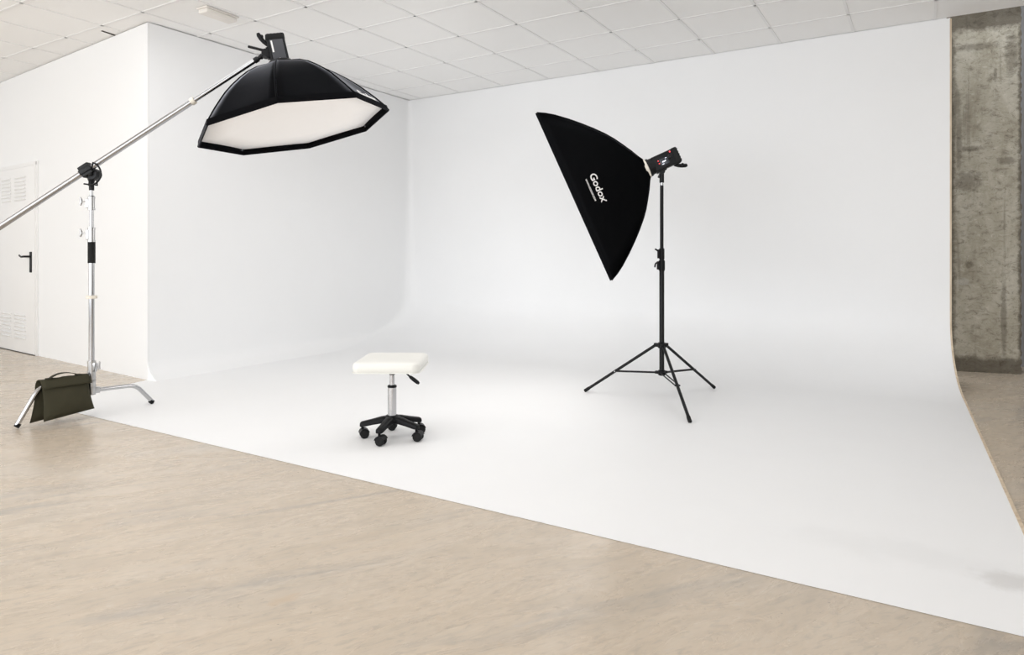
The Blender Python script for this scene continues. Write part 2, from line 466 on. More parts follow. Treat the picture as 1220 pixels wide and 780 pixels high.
# ------------------------------------------------------------------ flash head
def make_flash(name, label, C, b, d, cat, group):
    """C: centre of the front ring, b: backwards along the body, d: side the bracket hangs on"""
    b = V(b).normalized(); d = V(d); d = (d - b * d.dot(b)).normalized(); s = d.cross(b)   # s: side with the display
    R3 = Matrix((b, s, d)).transposed()
    r = thing(name, label, cat, C, group)
    P = lambda x, y, z: V(C) + b * x + s * y + d * z
    bm = B()
    add_lathe(bm, P(0, 0, 0), b, [(0, .066), (.02, .066), (.02, .060), (.05, .058)], 28)
    add_box(bm, P(.125, 0, 0), (.17, .092, .112), R3, .012, 3)
    link_mesh('housing', bm, BLACKP, r)
    bm = B(); add_box(bm, P(.215, 0, 0), (.045, .097, .117), R3, .014, 3)
    for k in range(5): add_box(bm, P(.238, 0, -.04 + .02 * k), (.006, .07, .008), R3, .002)
    link_mesh('rear_cap', bm, RUBBER, r)
    bm = B()   # carrying handle curling off the rear
    add_tube(bm, [P(.18, 0, .053), P(.202, 0, .070), P(.225, 0, .083), P(.248, 0, .092), P(.262, 0, .094)], [.011, .013, .014, .014, .010], 12)
    add_tube(bm, [P(.23, -.03, .078), P(.23, .03, .078)], .010, 10)
    link_mesh('rear_handle', bm, BLACKP, r)
    # display side
    bm = B(); add_box(bm, P(.122, .0465, .006), (.062, .004, .05), R3, .002); sc = link_mesh('display', bm, SCREEN, r)
    bm = B()
    for x, z, w, h in ((.116, .006, .018, .009), (.131, .004, .008, .008), (.140, -.012, .012, .004), (.108, .022, .014, .004)):
        add_box(bm, P(x, .0490, z), (w, .002, h), R3)
    link_mesh('display_digits', bm, LEDWHITE, sc)
    bm = B()
    for x, z in ((.083, -.012), (.083, .008)): add_lathe(bm, P(x, .045, z), s, [(0, .0042), (.004, .0042), (.006, .003)], 12)
    o = link_mesh('status_lamp', bm, LEDRED, r); o['label'] = 'red indicator lamps'
    bm = B(); add_lathe(bm, P(.172, .045, -.008), s, [(0, .021), (.006, .021), (.006, .016), (.016, .015), (.018, .012)], 24); link_mesh('control_dial', bm, BLACKM, r)
    bm = B(); add_lathe(bm, P(.183, .045, -.040), s, [(0, .0060), (.004, .0060), (.007, .0035)], 14); o = link_mesh('warning_lamp', bm, LEDRED, r); o['label'] = 'red warning lamp'
    # plain side
    bm = B(); add_box(bm, P(.13, -.0465, .0), (.13, .004, .080), R3, .002); pn = link_mesh('side_panel', bm, TUBEG, r)
    bm = B(); add_box(bm, P(.150, -.0490, .030), (.075, .002, .010), R3); o = link_mesh('printed_strip', bm, LOGO, pn); o['label'] = 'white printed strip'
    bm = B(); add_lathe(bm, P(.066, -.045, .0), -s, [(0, .009), (.008, .009), (.011, .006)], 14); o = link_mesh('release_knob', bm, CHROME, r); o['label'] = 'silver release knob'
    return r, P, R3, (b, s, d)

# ------------------------------------------------------------------ boom stand
PX, PY = -4.583, 2.302
bs = thing('boom_stand', 'tall chrome three-legged boom stand with long diagonal arm', 'light stand', (PX, PY, 0))
def pole(prof, m, name): bm = B(); add_lathe(bm, (PX, PY, 0), (0, 0, 1), prof, 24); return link_mesh(name, bm, m, bs)
CAMV = V((.893, -.449, 0))       # from the stand towards the room's open side
RT = V((.854, .520, 0)); FW = V((-.520, .854, 0))
pole([(.138, .0165), (.33, .0165)], CHROME, 'base_tube')
pole([(.33, .0165), (.99, .0165)], CHROME, 'column')
pole([(.985, .022), (1.122, .022)], RUBBER, 'grip_sleeve')
pole([(1.21, .0125), (1.34, .0125)], CHROME, 'riser')
pole([(1.41, .009), (1.475, .009)], CHROME, 'spigot')
bm = B(); add_lathe(bm, (PX, PY, .755), (0, 0, 1), [(0, .020), (.002, .032), (.020, .032), (.022, .020)], 24); o = link_mesh('tube_clip', bm, CREAM, bs); o['label'] = 'cream plastic ring'
def knuckle(z0, z1, r, side, name, kl):
    bm = B()
    add_lathe(bm, (PX, PY, z0), (0, 0, 1), [(0, r), (.012, r), (.012, r * .9), (z1 - z0 - .014, r * .9), (z1 - z0 - .014, r), (z1 - z0, r)], 20)
    add_box(bm, V((PX, PY, (z0 + z1) / 2)) + side * (r * .95), (.026, .022, (z1 - z0) * .72), Matrix((side, V((0, 0, 1)).cross(side), V((0, 0, 1)))).transposed(), .004)
    k = link_mesh(name, bm, ZINC, bs)
    bm = B(); p = V((PX, PY, z0 + (z1 - z0) * .62)) + side * (r + .008)
    add_tube(bm, [p, p + side * kl], .0045, 10)
    q = p + side * kl; up = V((0, 0, 1))
    add_tube(bm, [q - up * .024 + side * .006, q - up * .010, q + up * .010, q + up * .026 + side * .006], [.006, .0085, .0085, .006], 10)
    link_mesh('locking_knob', bm, ZINC, k)
knuckle(1.328, 1.415, .021, (-RT + CAMV * .2).normalized(), 'upper_collar', .032)
knuckle(1.122, 1.215, .022, (-RT - CAMV * .1).normalized(), 'middle_collar', .042)
knuckle(.275, .355, .025, (RT + CAMV * .4).normalized(), 'base_collar', .026)
bm = B(); add_lathe(bm, (PX, PY, 1.408), (0, 0, 1), [(0, .016), (.012, .016)], 18); link_mesh('collar_ring', bm, BLACKM, bs)
# three bent legs, each on its own height
def leg(foot, knee, z):
    bm = B(); f = V(foot); k = V(knee); a = V((PX, PY, z))
    dr = (k - a); dr.z = 0; dr.normalize(); a = a + dr * .02
    k0 = k + (a - k).normalized() * .06; dn = (f - k).normalized(); k1 = k + dn * .06
    pts = [a, k0]
    for t_ in (.25, .5, .75): pts.append(k0 * (1 - t_) ** 2 + k * 2 * t_ * (1 - t_) + k1 * t_ ** 2)
    pts += [k1, f + V((0, 0, .012)) - dn * .012]
    add_tube(bm, pts, .0135, 14)
    o = link_mesh('leg', bm, CHROME, bs)
    bm = B(); e = f - dn * .034; e.z = max(e.z, .014); add_tube(bm, [e, f + V((0, 0, .0115))], [.0155, .0155], 14); link_mesh('foot_cap', bm, BLACKP, o)
    bm = B(); add_lathe(bm, (PX, PY, z - .026), (0, 0, 1), [(0, .024), (.052, .024)], 20); add_box(bm, V((PX, PY, z)) + dr * .03, (.034, .03, .04), Matrix((dr, V((0, 0, 1)).cross(dr), V((0, 0, 1)))).transposed(), .004)
    link_mesh('leg_hub', bm, ZINC, o)
leg((-4.615, 1.89, 0), (-4.590, 2.004, .242), .250)
leg((-4.579, 2.705, 0), (-4.587, 2.595, .150), .162)
leg((-5.02, 2.27, 0), (-4.90, 2.28, .190), .208)
# grip head that holds the arm
BL, BE = V((-5.065, 1.985, 1.218)), V((-3.650, 2.835, 2.288))
BD = (BE - BL).normalized()
G = BL + BD * ((V((PX, PY, 0)) - BL).dot(V((BD.x, BD.y, 0))) / (BD.x ** 2 + BD.y ** 2))
SD = V((0, 0, 1)).cross(BD).normalized()     # across the arm, horizontally
if SD.dot(CAMV) < 0: SD = -SD
UPB = BD.cross(SD).normalized()
if UPB.z < 0: UPB = -UPB
RG = Matrix((BD, SD, UPB)).transposed()
bm = B()
add_box(bm, G - BD * .018, (.085, .058, .034), RG, .006); add_box(bm, G - BD * .018 + UPB * .026, (.075, .050, .022), RG, .006)
add_box(bm, G - BD * .018 - UPB * .026, (.075, .050, .022), RG, .006)
head = link_mesh('grip_head', bm, BLACKM, bs)
DC = V((PX, PY, G.z)) + RT * .014 - V((0, 0, .034)) + SD * .0
bm = B(); add_lathe(bm, DC - SD * .034, SD, [(0, .034), (.012, .038), (.056, .038), (.064, .034)], 28)
link_mesh('clamp_disc', bm, BLACKM, head)
bm = B(); add_lathe(bm, DC + SD * .030, SD, [(0, .014), (.012, .014), (.016, .009)], 16); o = link_mesh('clamp_bolt', bm, BLACKP, head)
bm = B()   # curved hand lever hooked round the disc
pts = []
e1 = RT; e2 = V((0, 0, 1))
for k in range(15):
    a = math.radians(72 - 165 * k / 14); pts.append(DC + SD * .045 + (e1 * math.cos(a) * .074 + e2 * math.sin(a) * .074))
add_tube(bm, [DC + SD * .04 + (e1 * .012 + e2 * .036)] + pts + [DC + SD * .04 - e2 * .036], .0055, 10)
link_mesh('clamp_lever', bm, BLACKM, head)
bm = B()
pts = [DC - SD * .045 + (e1 * math.cos(math.radians(a)) * .066 + e2 * math.sin(math.radians(a)) * .066) for a in range(170, 271, 12)]
add_tube(bm, [DC - SD * .03 - e1 * .034] + pts + [DC - SD * .03 - e2 * .034], .005, 8); link_mesh('clamp_lever', bm, BLACKM, head)
bm = B(); add_lathe(bm, (PX, PY, 1.455), (0, 0, 1), [(0, .015), (.05, .016), (.075, .024), (DC.z - 1.455 - .02, .026)], 20)
add_tube(bm, [V((PX, PY, 1.49)), V((PX, PY, 1.497)) - RT * .05 + V((0, 0, .0))], .005, 8)
link_mesh('head_socket', bm, BLACKM, head)
# the arm itself
RINGP = V((-4.004, 2.625, 2.033)); tr = (RINGP - BL).dot(BD)
bm = B(); add_tube(bm, [BL - BD * .62, BL + BD * tr], .0185, 20); arm = link_mesh('boom_arm', bm, ALU, bs)
bm = B(); add_tube(bm, [BL + BD * (tr - .01), BE], .0150, 20); link_mesh('arm_extension', bm, ALU, arm)
bm = B(); add_lathe(bm, BL + BD * (tr - .012), BD, [(0, .024), (.026, .024)], 20); o = link_mesh('arm_ring', bm, CREAM, arm); o['label'] = 'cream plastic ring'
bm = B(); add_lathe(bm, BE - BD * .012, BD, [(0, .0185), (.028, .0185), (.028, .013), (.05, .0125)], 18); o = link_mesh('arm_tip', bm, BLACKM, arm)
bm = B(); add_lathe(bm, BL - BD * .64, BD, [(0, .020), (.03, .020)], 18); link_mesh('end_cap', bm, BLACKP, arm)

# ------------------------------------------------------------------ octagonal softbox
OC = V((-3.422, 2.957, 1.847)); ON = V((.205, .105, -.973)).normalized()
OE = V((-.978, 0, -.207)); OE = (OE - ON * OE.dot(ON)).normalized(); OG = ON.cross(OE)
if OG.y < 0: OG = -OG
SPIN = 1.663
def oct_dir(k, off=0): a = SPIN + (k + off) * PI / 4; return OE * math.cos(a) + OG * math.sin(a)
ob = thing('octagonal_softbox', 'black octagonal softbox with white diffuser facing down from the boom', 'softbox', OC)
OPROF = [(0, .602), (.03, .588), (.06, .565), (.10, .533), (.15, .489), (.20, .443), (.25, .389), (.30, .326), (.345, .262), (.385, .185), (.405, .125), (.42, .072)]
BACK_H = .42
def panel(k0, inner=False):
    bm = B(); n = 8; rows = []
    for h, r in OPROF:
        row = []
        for i in range(n + 1):
            f_ = i / n; p = oct_dir(k0) * (1 - f_) + oct_dir(k0 + 1) * f_
            sag = 1 - .035 * math.sin(PI * f_) * math.sin(PI * min(h / .42, 1))   # cloth pulled taut between rods
            row.append(bm.verts.new(OC - ON * h + p * r * sag))
        rows.append(row)
    for j in range(len(rows) - 1):
        for i in range(n): bm.faces.new((rows[j][i], rows[j][i + 1], rows[j + 1][i + 1], rows[j + 1][i])).smooth = True
    return bm
def solidify(o, th, off=0): 
    m = o.modifiers.new('cloth', 'SOLIDIFY'); m.thickness = th; m.offset = off
panels = []
for k in range(8):
    o = link_mesh('fabric_panel', panel(k), NBLACK, ob); solidify(o, .003); panels.append(o)
for k in range(8):   # sewn rod sleeves
    bm = B(); add_tube(bm, [OC - ON * h + oct_dir(k) * r for h, r in OPROF], .0055, 8); link_mesh('rod_sleeve', bm, NBLACK2, ob)
# lip round the front and the diffuser set back inside it
bm = B(); seg = 8
for k in range(8):
    a, b2 = oct_dir(k), oct_dir(k + 1)
    q = [OC + a * .604 + ON * .003, OC + b2 * .604 + ON * .003, OC + b2 * .596 - ON * .036, OC + a * .596 - ON * .036]
    w = [p - (OC + ON * (p - OC).dot(ON) - p) * 0 for p in q]
    inner = [OC + (p - OC) * .985 + ON * 0 for p in q]
    vo = [bm.verts.new(p) for p in q]; vi = [bm.verts.new(p) for p in inner]
    for f in ((0, 1, 2, 3),): bm.faces.new([vo[i] for i in f]); bm.faces.new([vi[i] for i in f][::-1])
    for i in range(4): bm.faces.new((vo[i], vo[(i + 1) % 4], vi[(i + 1) % 4], vi[i]))
link_mesh('front_lip', bm, NBLACK2, ob)
bm = B(); rr = [0, .2, .4, .586]; cen = bm.verts.new(OC - ON * .060); prev = None
for r in rr[1:]:
    ring = []
    for k in range(8):
        for q in range(4):
            f_ = q / 4; p = oct_dir(k) * (1 - f_) + oct_dir(k + 1) * f_
            ring.append(bm.verts.new(OC + p * r - ON * (.034 + .026 * (1 - (r / .593) ** 2))))
    m_ = len(ring)
    for i in range(m_):
        if prev is None: bm.faces.new((cen, ring[i], ring[(i + 1) % m_])).smooth = True
        else: bm.faces.new((prev[i], ring[i], ring[(i + 1) % m_], prev[(i + 1) % m_])).smooth = True
    prev = ring
o = link_mesh('diffuser', bm, DIFF, ob); solidify(o, .002)
bm = B(); add_lathe(bm, OC - ON * (BACK_H - .012), -ON, [(0, .074), (.024, .078), (.03, .074)], 28); o = link_mesh('speed_ring', bm, BLACKM, ob)

# flash behind the octagonal softbox, carried by the boom
FB = -ON
fl1, P, R3, ax = make_flash('studio_flash', 'black studio flash head clamped to the tip of the boom', OC - ON * (BACK_H - .045), FB,
                            -RT * .94 - FW * .34, 'studio flash', 'studio flash heads')
b, s, d = ax
bm = B()   # tilt bracket between the arm tip and the housing
tip = BE + BD * .038
hub = P(.125, 0, .076)
add_tube(bm, [tip - BD * .006, tip + BD * .045, hub - (hub - tip).normalized() * .0, ], [.017, .017, .016], 14)
add_lathe(bm, hub - s * .026, s, [(0, .026), (.052, .026)], 22)
add_box(bm, P(.125, 0, .060), (.07, .05, .02), R3, .004)
br = link_mesh('tilt_bracket', bm, BLACKM, fl1)
bm = B(); add_tube(bm, [hub + b * .02, hub + b * .03 - RT * .035, hub + b * .048 - RT * .10], [.010, .0085, .0085], 10); link_mesh('tilt_handle', bm, BLACKP, br)

# ------------------------------------------------------------------ rectangular softbox on the light stand
KS = 1.025
QA = V((-.839, -.363, -.406)).normalized()          # the way it faces
QW = V((-.397, .918, 0)); QW = (QW - QA * QW.dot(QA)).normalized()   # across its width, away from the room's open side
QL = QA.cross(QW).normalized()
if QL.z > 0: QL = -QL                                # down its length
QC = V((-2.150, 4.435, 1.433))
HL, HW = .615, .410
rb = thing('rectangular_softbox', 'tall black rectangular softbox with white lettering on a tripod', 'softbox', QC)
QPROF = [(0, 1.0), (.05, .958), (.10, .905), (.17, .815), (.24, .715), (.30, .622), (.36, .520), (.40, .440), (.44, .345), (.48, .245), (.51, .16), (.53, .105)]
CORN = [(-1, -1), (-1, 1), (1, 1), (1, -1)]          # (along QL, along QW)
def qp(h, f, cl, cw):
    b0 = .105
    return QC - QA * (h * KS) + QL * (cl * HL * f) + QW * (cw * max(HW * f, .06))
def qpanel(c0, c1):
    bm = B(); n = 12; rows = []
    for h, f in QPROF:
        row = []
        p0, p1 = qp(h, f, *c0), qp(h, f, *c1); mid = QC - QA * (h * KS)
        for i in range(n + 1):
            u = i / n; p = p0.lerp(p1, u)
            sag = .012 * math.sin(PI * u) * math.sin(PI * min(h / .53, 1))
            p = p + ((p0 + p1) / 2 - mid).normalized() * sag
            row.append(bm.verts.new(p))
        rows.append(row)
    for j in range(len(rows) - 1):
        for i in range(n): bm.faces.new((rows[j][i], rows[j][i + 1], rows[j + 1][i + 1], rows[j + 1][i])).smooth = True
    return bm
qpan = []
for k in range(4):
    o = link_mesh('fabric_panel', qpanel(CORN[k], CORN[(k + 1) % 4]), NBLACK, rb); solidify(o, .003); qpan.append(o)
near = qpan[3]      # the long side seen from the room
for k in range(4):
    bm = B(); add_tube(bm, [qp(h, f, *CORN[k]) for h, f in QPROF], .005, 8); link_mesh('rod_sleeve', bm, NBLACK2, rb)
bm = B()
for k in range(4):
    a, c_ = CORN[k], CORN[(k + 1) % 4]
    p, q = qp(0, 1, *a), qp(0, 1, *c_)
    qd = [p + QA * .012, q + QA * .012, q - QA * .012, p - QA * .012]
    vo = [bm.verts.new(x) for x in qd]; vi = [bm.verts.new(QC + (x - QC) * .985) for x in qd]
    bm.faces.new(vo); bm.faces.new(vi[::-1])
    for i in range(4): bm.faces.new((vo[i], vo[(i + 1) % 4], vi[(i + 1) % 4], vi[i]))
link_mesh('front_binding', bm, NBLACK2, rb)
bm = B(); n = 8
gr_ = [[bm.verts.new(QC + QL * HL * .985 * (2 * i / n - 1) + QW * HW * .985 * (2 * j / n - 1) - QA * (.004 + .02 * math.sin(PI * i / n) * math.sin(PI * j / n))) for j in range(n + 1)] for i in range(n + 1)]
for i in range(n):
    for j in range(n): bm.faces.new((gr_[i][j], gr_[i + 1][j], gr_[i + 1][j + 1], gr_[i][j + 1])).smooth = True
o = link_mesh('diffuser', bm, DIFF2, rb); solidify(o, .002)
bm = B(); add_lathe(bm, QC - QA * .536, -QA, [(0, .066), (.02, .072), (.026, .060)], 28); o = link_mesh('speed_ring', bm, CREAM, rb); o['label'] = 'cream mounting ring'
# lettering on the near long side
def on_near(h, l):     # point on the near panel, l metres along the length from the middle
    j = max(i for i in range(len(QPROF)) if QPROF[i][0] <= h); f0 = QPROF[j][1]
    f = f0 + (QPROF[j + 1][1] - f0) * (h - QPROF[j][0]) / (QPROF[j + 1][0] - QPROF[j][0])
    return QC - QA * h * KS + QL * l - QW * HW * f, f
p1, _ = on_near(.06, 0); p2, _ = on_near(.20, 0)
pin = (p2 - p1).normalized()                          # on the cloth, towards the flash
nrm = QL.cross(pin).normalized()
if nrm.dot(-QW) < 0: nrm = -nrm
p, f = on_near(.158, .010)
text_mesh('Godox', .072, p + nrm * .016, QL, pin, nrm, 'logo_lettering', LOGO, near, .001, .0008)
p, f = on_near(.108, .008)
text_mesh('WWW.GODOX.COM', .0165, p + nrm * .0135, QL, pin, nrm, 'web_address', LOGO, near, .001, .0004)
p, f = on_near(.172, .112)
bm = B(); add_lathe(bm, p + nrm * .014, nrm, [(0, .005), (.001, .005)], 14); link_mesh('trademark_dot', bm, LOGO, near)
# lettering on the octagonal softbox, on its right-hand panel
def octo_text(k, h, lift):
    def pt(h_):
        j = max(i for i in range(len(OPROF)) if OPROF[i][0] <= h_); r0 = OPROF[j][1]
        r = r0 + (OPROF[j + 1][1] - r0) * (h_ - OPROF[j][0]) / (OPROF[j + 1][0] - OPROF[j][0])
        return OC - ON * h_ + (oct_dir(k) + oct_dir(k + 1)) * .5 * r
    a, c_ = pt(h), pt(h + .03); up = (c_ - a).normalized(); along = (oct_dir(k) - oct_dir(k + 1)).normalized()
    n_ = along.cross(up).normalized()
    if n_.dot(a - OC) < 0: n_ = -n_; along = -along
    return a + n_ * lift, along, up, n_
a_, al, up_, n_ = octo_text(1, .055, .004)
text_mesh('Godox', .085, a_, al, up_, n_, 'logo_lettering', LOGO, panels[1], .001, .003)

# flash on the light stand
fl2, P, R3, ax = make_flash('studio_flash', 'black studio flash head with red lamp on top of the tripod', QC - QA * .555, -QA, QL, 'studio flash', 'studio flash heads')
b, s, d = ax
SX, SY = -1.593, 4.677
bm = B()
hub = V((SX, SY, 1.636))
add_lathe(bm, hub - s * .022, s, [(0, .022), (.044, .022)], 22)
top = P((hub - V(fl2.location)).dot(b), 0, .055)
add_box(bm, top, (.075, .05, .02), R3, .004)
add_tube(bm, [top, hub], [.018, .016], 14)
add_lathe(bm, (SX, SY, 1.555), (0, 0, 1), [(0, .0165), (.07, .0165), (.085, .014)], 18)
br = link_mesh('tilt_bracket', bm, BLACKM, fl2)
bm = B(); add_tube(bm, [hub - RT * .01, hub - RT * .0 + FW * .05 - V((0, 0, .01)), hub + FW * .10 - V((0, 0, .03))], .008, 10); link_mesh('tilt_handle', bm, BLACKP, br)

# light stand
ls = thing('light_stand', 'black tripod light stand carrying the rectangular softbox', 'light stand', (SX, SY, ZF))
def lp(prof, m, name, par=None): bm = B(); add_lathe(bm, (SX, SY, 0), (0, 0, 1), prof, 20); return link_mesh(name, bm, m, par or ls)
lp([(.175, .0175), (.975, .0175)], BLACKM, 'lower_tube')
lp([(.99, .0155), (1.05, .0155)], BLACKM, 'middle_tube')
lp([(1.05, .0125), (1.535, .0125)], BLACKM, 'upper_tube')
o = lp([(1.530, .011), (1.556, .011)], CHROME, 'spigot'); o['label'] = 'chrome stud'
def clampc(z0, z1, r, name, hook):
    bm = B(); add_lathe(bm, (SX, SY, z0), (0, 0, 1), [(0, r * .92), (.008, r), (z1 - z0 - .008, r), (z1 - z0, r * .9)], 20)
    add_box(bm, V((SX, SY, (z0 + z1) / 2)) - RT * (r + .004), (.016, .022, (z1 - z0) * .8), Matrix((RT, FW, V((0, 0, 1)))).transposed(), .003)
    k = link_mesh(name, bm, BLACKP, ls)
    bm = B(); p = V((SX, SY, z0 + (z1 - z0) * .75)) - RT * (r + .004)
    add_tube(bm, [p] + [p - RT * x + V((0, 0, z)) for x, z in hook], [.007] + [.006] * len(hook), 8); link_mesh('locking_knob', bm, BLACKP, k)
clampc(1.005, 1.085, .019, 'upper_collar', [(.008, .004), (.018, .012), (.026, .014)])
clampc(.925, 1.000, .0225, 'lower_collar', [(.012, .0), (.020, -.010), (.023, -.032)])
FEET = [(-2.178, 4.637), (-1.224, 4.12), (-1.377, 5.274)]
bm = B(); add_lathe(bm, (SX, SY, .372), (0, 0, 1), [(0, .026), (.006, .030), (.034, .030), (.04, .022)], 24)
for fx, fy in FEET:
    dr = V((fx - SX, fy - SY, 0)).normalized(); add_box(bm, V((SX, SY, .392)) + dr * .036, (.036, .036, .026), Matrix((dr, V((0, 0, 1)).cross(dr), V((0, 0, 1)))).transposed(), .003)
link_mesh('leg_hub', bm, BLACKP, ls)
bm = B(); add_lathe(bm, (SX, SY, .178), (0, 0, 1), [(0, .024), (.004, .026), (.032, .026), (.036, .022)], 24)
for fx, fy in FEET:
    dr = V((fx - SX, fy - SY, 0)).normalized(); add_box(bm, V((SX, SY, .196)) + dr * .032, (.03, .030, .02), Matrix((dr, V((0, 0, 1)).cross(dr), V((0, 0, 1)))).transposed(), .003)
link_mesh('brace_hub', bm, BLACKP, ls)
for fx, fy in FEET:
    a = V((SX, SY, .392)); f = V((fx, fy, ZF + .010)); dr = V((f.x - a.x, f.y - a.y, 0)).normalized(); a = a + dr * .042
    bm = B(); add_tube(bm, [a, f], .0105, 14); lg = link_mesh('leg', bm, BLACKM, ls)
    dn = (f - a).normalized()
    bm = B(); add_tube(bm, [f - dn * .04, f + dn * .002], [.0125, .0125], 14); link_mesh('foot_cap', bm, RUBBER, lg)
    q = a.lerp(f, .56); p0 = V((SX, SY, .194)) + dr * .04; sd = V((0, 0, 1)).cross(dr) * .0135
    bm = B(); add_tube(bm, [p0 + sd, q + sd], .0048, 8); add_tube(bm, [p0 - sd, q - sd], .0048, 8); add_tube(bm, [q - sd * 1.3, q + sd * 1.3], .006, 8)
    link_mesh('leg_brace', bm, BLACKM, ls)
    bm = B(); add_lathe(bm, q + sd * 1.25, sd, [(0, .006), (.003, .005)], 10); link_mesh('rivet', bm, CHROME, lg)

# ------------------------------------------------------------------ stool
TX, TYY = -2.575, 2.916
st = thing('stool', 'square cream-seated swivel stool on five black castors', 'stool', (TX, TYY, ZF))
SRZ = math.radians(31.0)
RS = Matrix.Rotation(SRZ, 3, 'Z')
bm = B()
# padded seat: rounded-square rings swept from underside to top
def rsq(w, h, r, n=8):
    out = []
    for cx_, cy_, a0 in ((1, 1, 0), (-1, 1, 90), (-1, -1, 180), (1, -1, 270)):
        for k in range(n + 1):
            a = math.radians(a0 + 90 * k / n); out.append((cx_ * (w - r) + r * math.cos(a), cy_ * (h - r) + r * math.sin(a)))
    return out
SW, SH = .182, .204
lay = [(.392, -.02), (.394, -.006), (.400, 0), (.420, .003), (.436, .002), (.445, -.004), (.4505, -.013), (.4535, -.03), (.4555, -.07), (.456, -.12)]
rings = []
for z, e in lay:
    rings.append([bm.verts.new(V((TX, TYY, z + .004)) + RS @ V((x, y, 0))) for x, y in rsq(SW + e, SH + e, max(.045 + e, .012))])
for i in range(len(rings) - 1):
    n = len(rings[0])
    for k in range(n): bm.faces.new((rings[i][k], rings[i][(k + 1) % n], rings[i + 1][(k + 1) % n], rings[i + 1][k])).smooth = True
bm.faces.new(rings[0][::-1]); bm.faces.new(rings[-1]).smooth = True
seat = link_mesh('seat', bm, LEATHER, st, 80)
bm = B()
ring = [V((TX, TYY, .4005)) + RS @ V((x, y, 0)) for x, y in rsq(SW + .003, SH + .003, .047)]
add_tube(bm, ring, .0028, 6, closed=True); link_mesh('seam', bm, LEATHER, seat)
def sl(prof, m, name): bm = B(); add_lathe(bm, (TX, TYY, 0), (0, 0, 1), prof, 24); return link_mesh(name, bm, m, st)
bm = B(); add_box(bm, (TX, TYY, .391), (.16, .13, .010), RS, .003); add_lathe(bm, (TX, TYY, .358), (0, 0, 1), [(0, .0165), (.03, .020)], 20); link_mesh('seat_plate', bm, BLACKM, st)
o = sl([(.28, .0135), (.366, .0135)], CHROME, 'gas_piston'); o['label'] = 'thin chrome rod'
sl([(.286, .0255), (.294, .0265), (.299, .022)], BLACKP, 'column_collar')
o = sl([(.118, .0248), (.289, .0248)], CHROME, 'column'); o['label'] = 'chrome column'
bm = B(); p = V((TX, TYY, .380)) + RT * .04
rod = [p, p + RT * .03 - V((0, 0, .004)), p + RT * .062 - V((0, 0, .028)) - FW * .02]
add_tube(bm, rod, .005, 8); lv = link_mesh('height_lever', bm, BLACKM, st)
q = rod[-1]; e = q + RT * .056 - V((0, 0, .040)) - FW * .01
bm = B(); add_tube(bm, [q, q.lerp(e, .15), q.lerp(e, .5), q.lerp(e, .85), e], [.006, .010, .0115, .0105, .006], 12); link_mesh('lever_grip', bm, BLACKP, lv)
# five-arm base
bm = B(); add_lathe(bm, (TX, TYY, .082), (0, 0, 1), [(0, .040), (.02, .046), (.040, .042), (.046, .034)], 24)
link_mesh('base_hub', bm, BLACKP, st)
for k in range(5):
    ang = math.radians((5, 64, 134, 216, 287)[k]); dr = V((math.cos(ang), math.sin(ang), 0)); sd = V((-dr.y, dr.x, 0)); up = V((0, 0, 1))
    bm = B(); prev = None
    for t_, zt, zb, w in ((.025, .126, .088, .026), (.06, .121, .086, .024), (.11, .108, .078, .021), (.15, .099, .070, .020), (.172, .094, .067, .019), (.180, .088, .068, .012)):
        c0 = V((TX, TYY, 0)) + dr * t_
        rg = [bm.verts.new(c0 + sd * x + up * z) for x, z in ((-w, zb), (w, zb), (w, zt - .008), (w * .6, zt), (-w * .6, zt), (-w, zt - .008))]
        if prev:
            for i in range(6): bm.faces.new((prev[i], prev[(i + 1) % 6], rg[(i + 1) % 6], rg[i]))
        else: bm.faces.new(rg[::-1])
        prev = rg
    bm.faces.new(prev)
    bmesh.ops.bevel(bm, geom=list(bm.edges), offset=.002, segments=1, affect='EDGES')
    am = link_mesh('base_arm', bm, BLACKP, st)
    # castor: stem, hood and two wheels
    cc = V((TX, TYY, 0)) + dr * .166
    rot = math.radians((20, 48, 31, 52, 14)[k]); cx_ = V((math.cos(rot), math.sin(rot), 0)); cy_ = V((-cx_.y, cx_.x, 0))
    wr = .0255; wc = cc + cx_ * .010 + up * (ZF + wr)
    bm = B(); add_lathe(bm, cc + up * .050, up, [(0, .008), (.025, .008)], 12)
    pts = []
    for a in range(20, 171, 15): pts.append((math.cos(math.radians(a)) * (wr + .004), math.sin(math.radians(a)) * (wr + .004)))
    inner = [(x * .86, y * .86) for x, y in pts[::-1]]
    add_prism(bm, pts + inner, wc - cy_ * .027, cx_, up, cy_, .054)
    cst = link_mesh('castor', bm, BLACKP, am)
    for sg in (-1, 1):
        bm = B(); add_lathe(bm, wc + cy_ * sg * .005, cy_ * sg, [(0, wr - .003), (.003, wr), (.017, wr), (.021, wr - .005), (.021, .010), (.019, .006)], 24)
        link_mesh('wheel', bm, RUBBER, am)

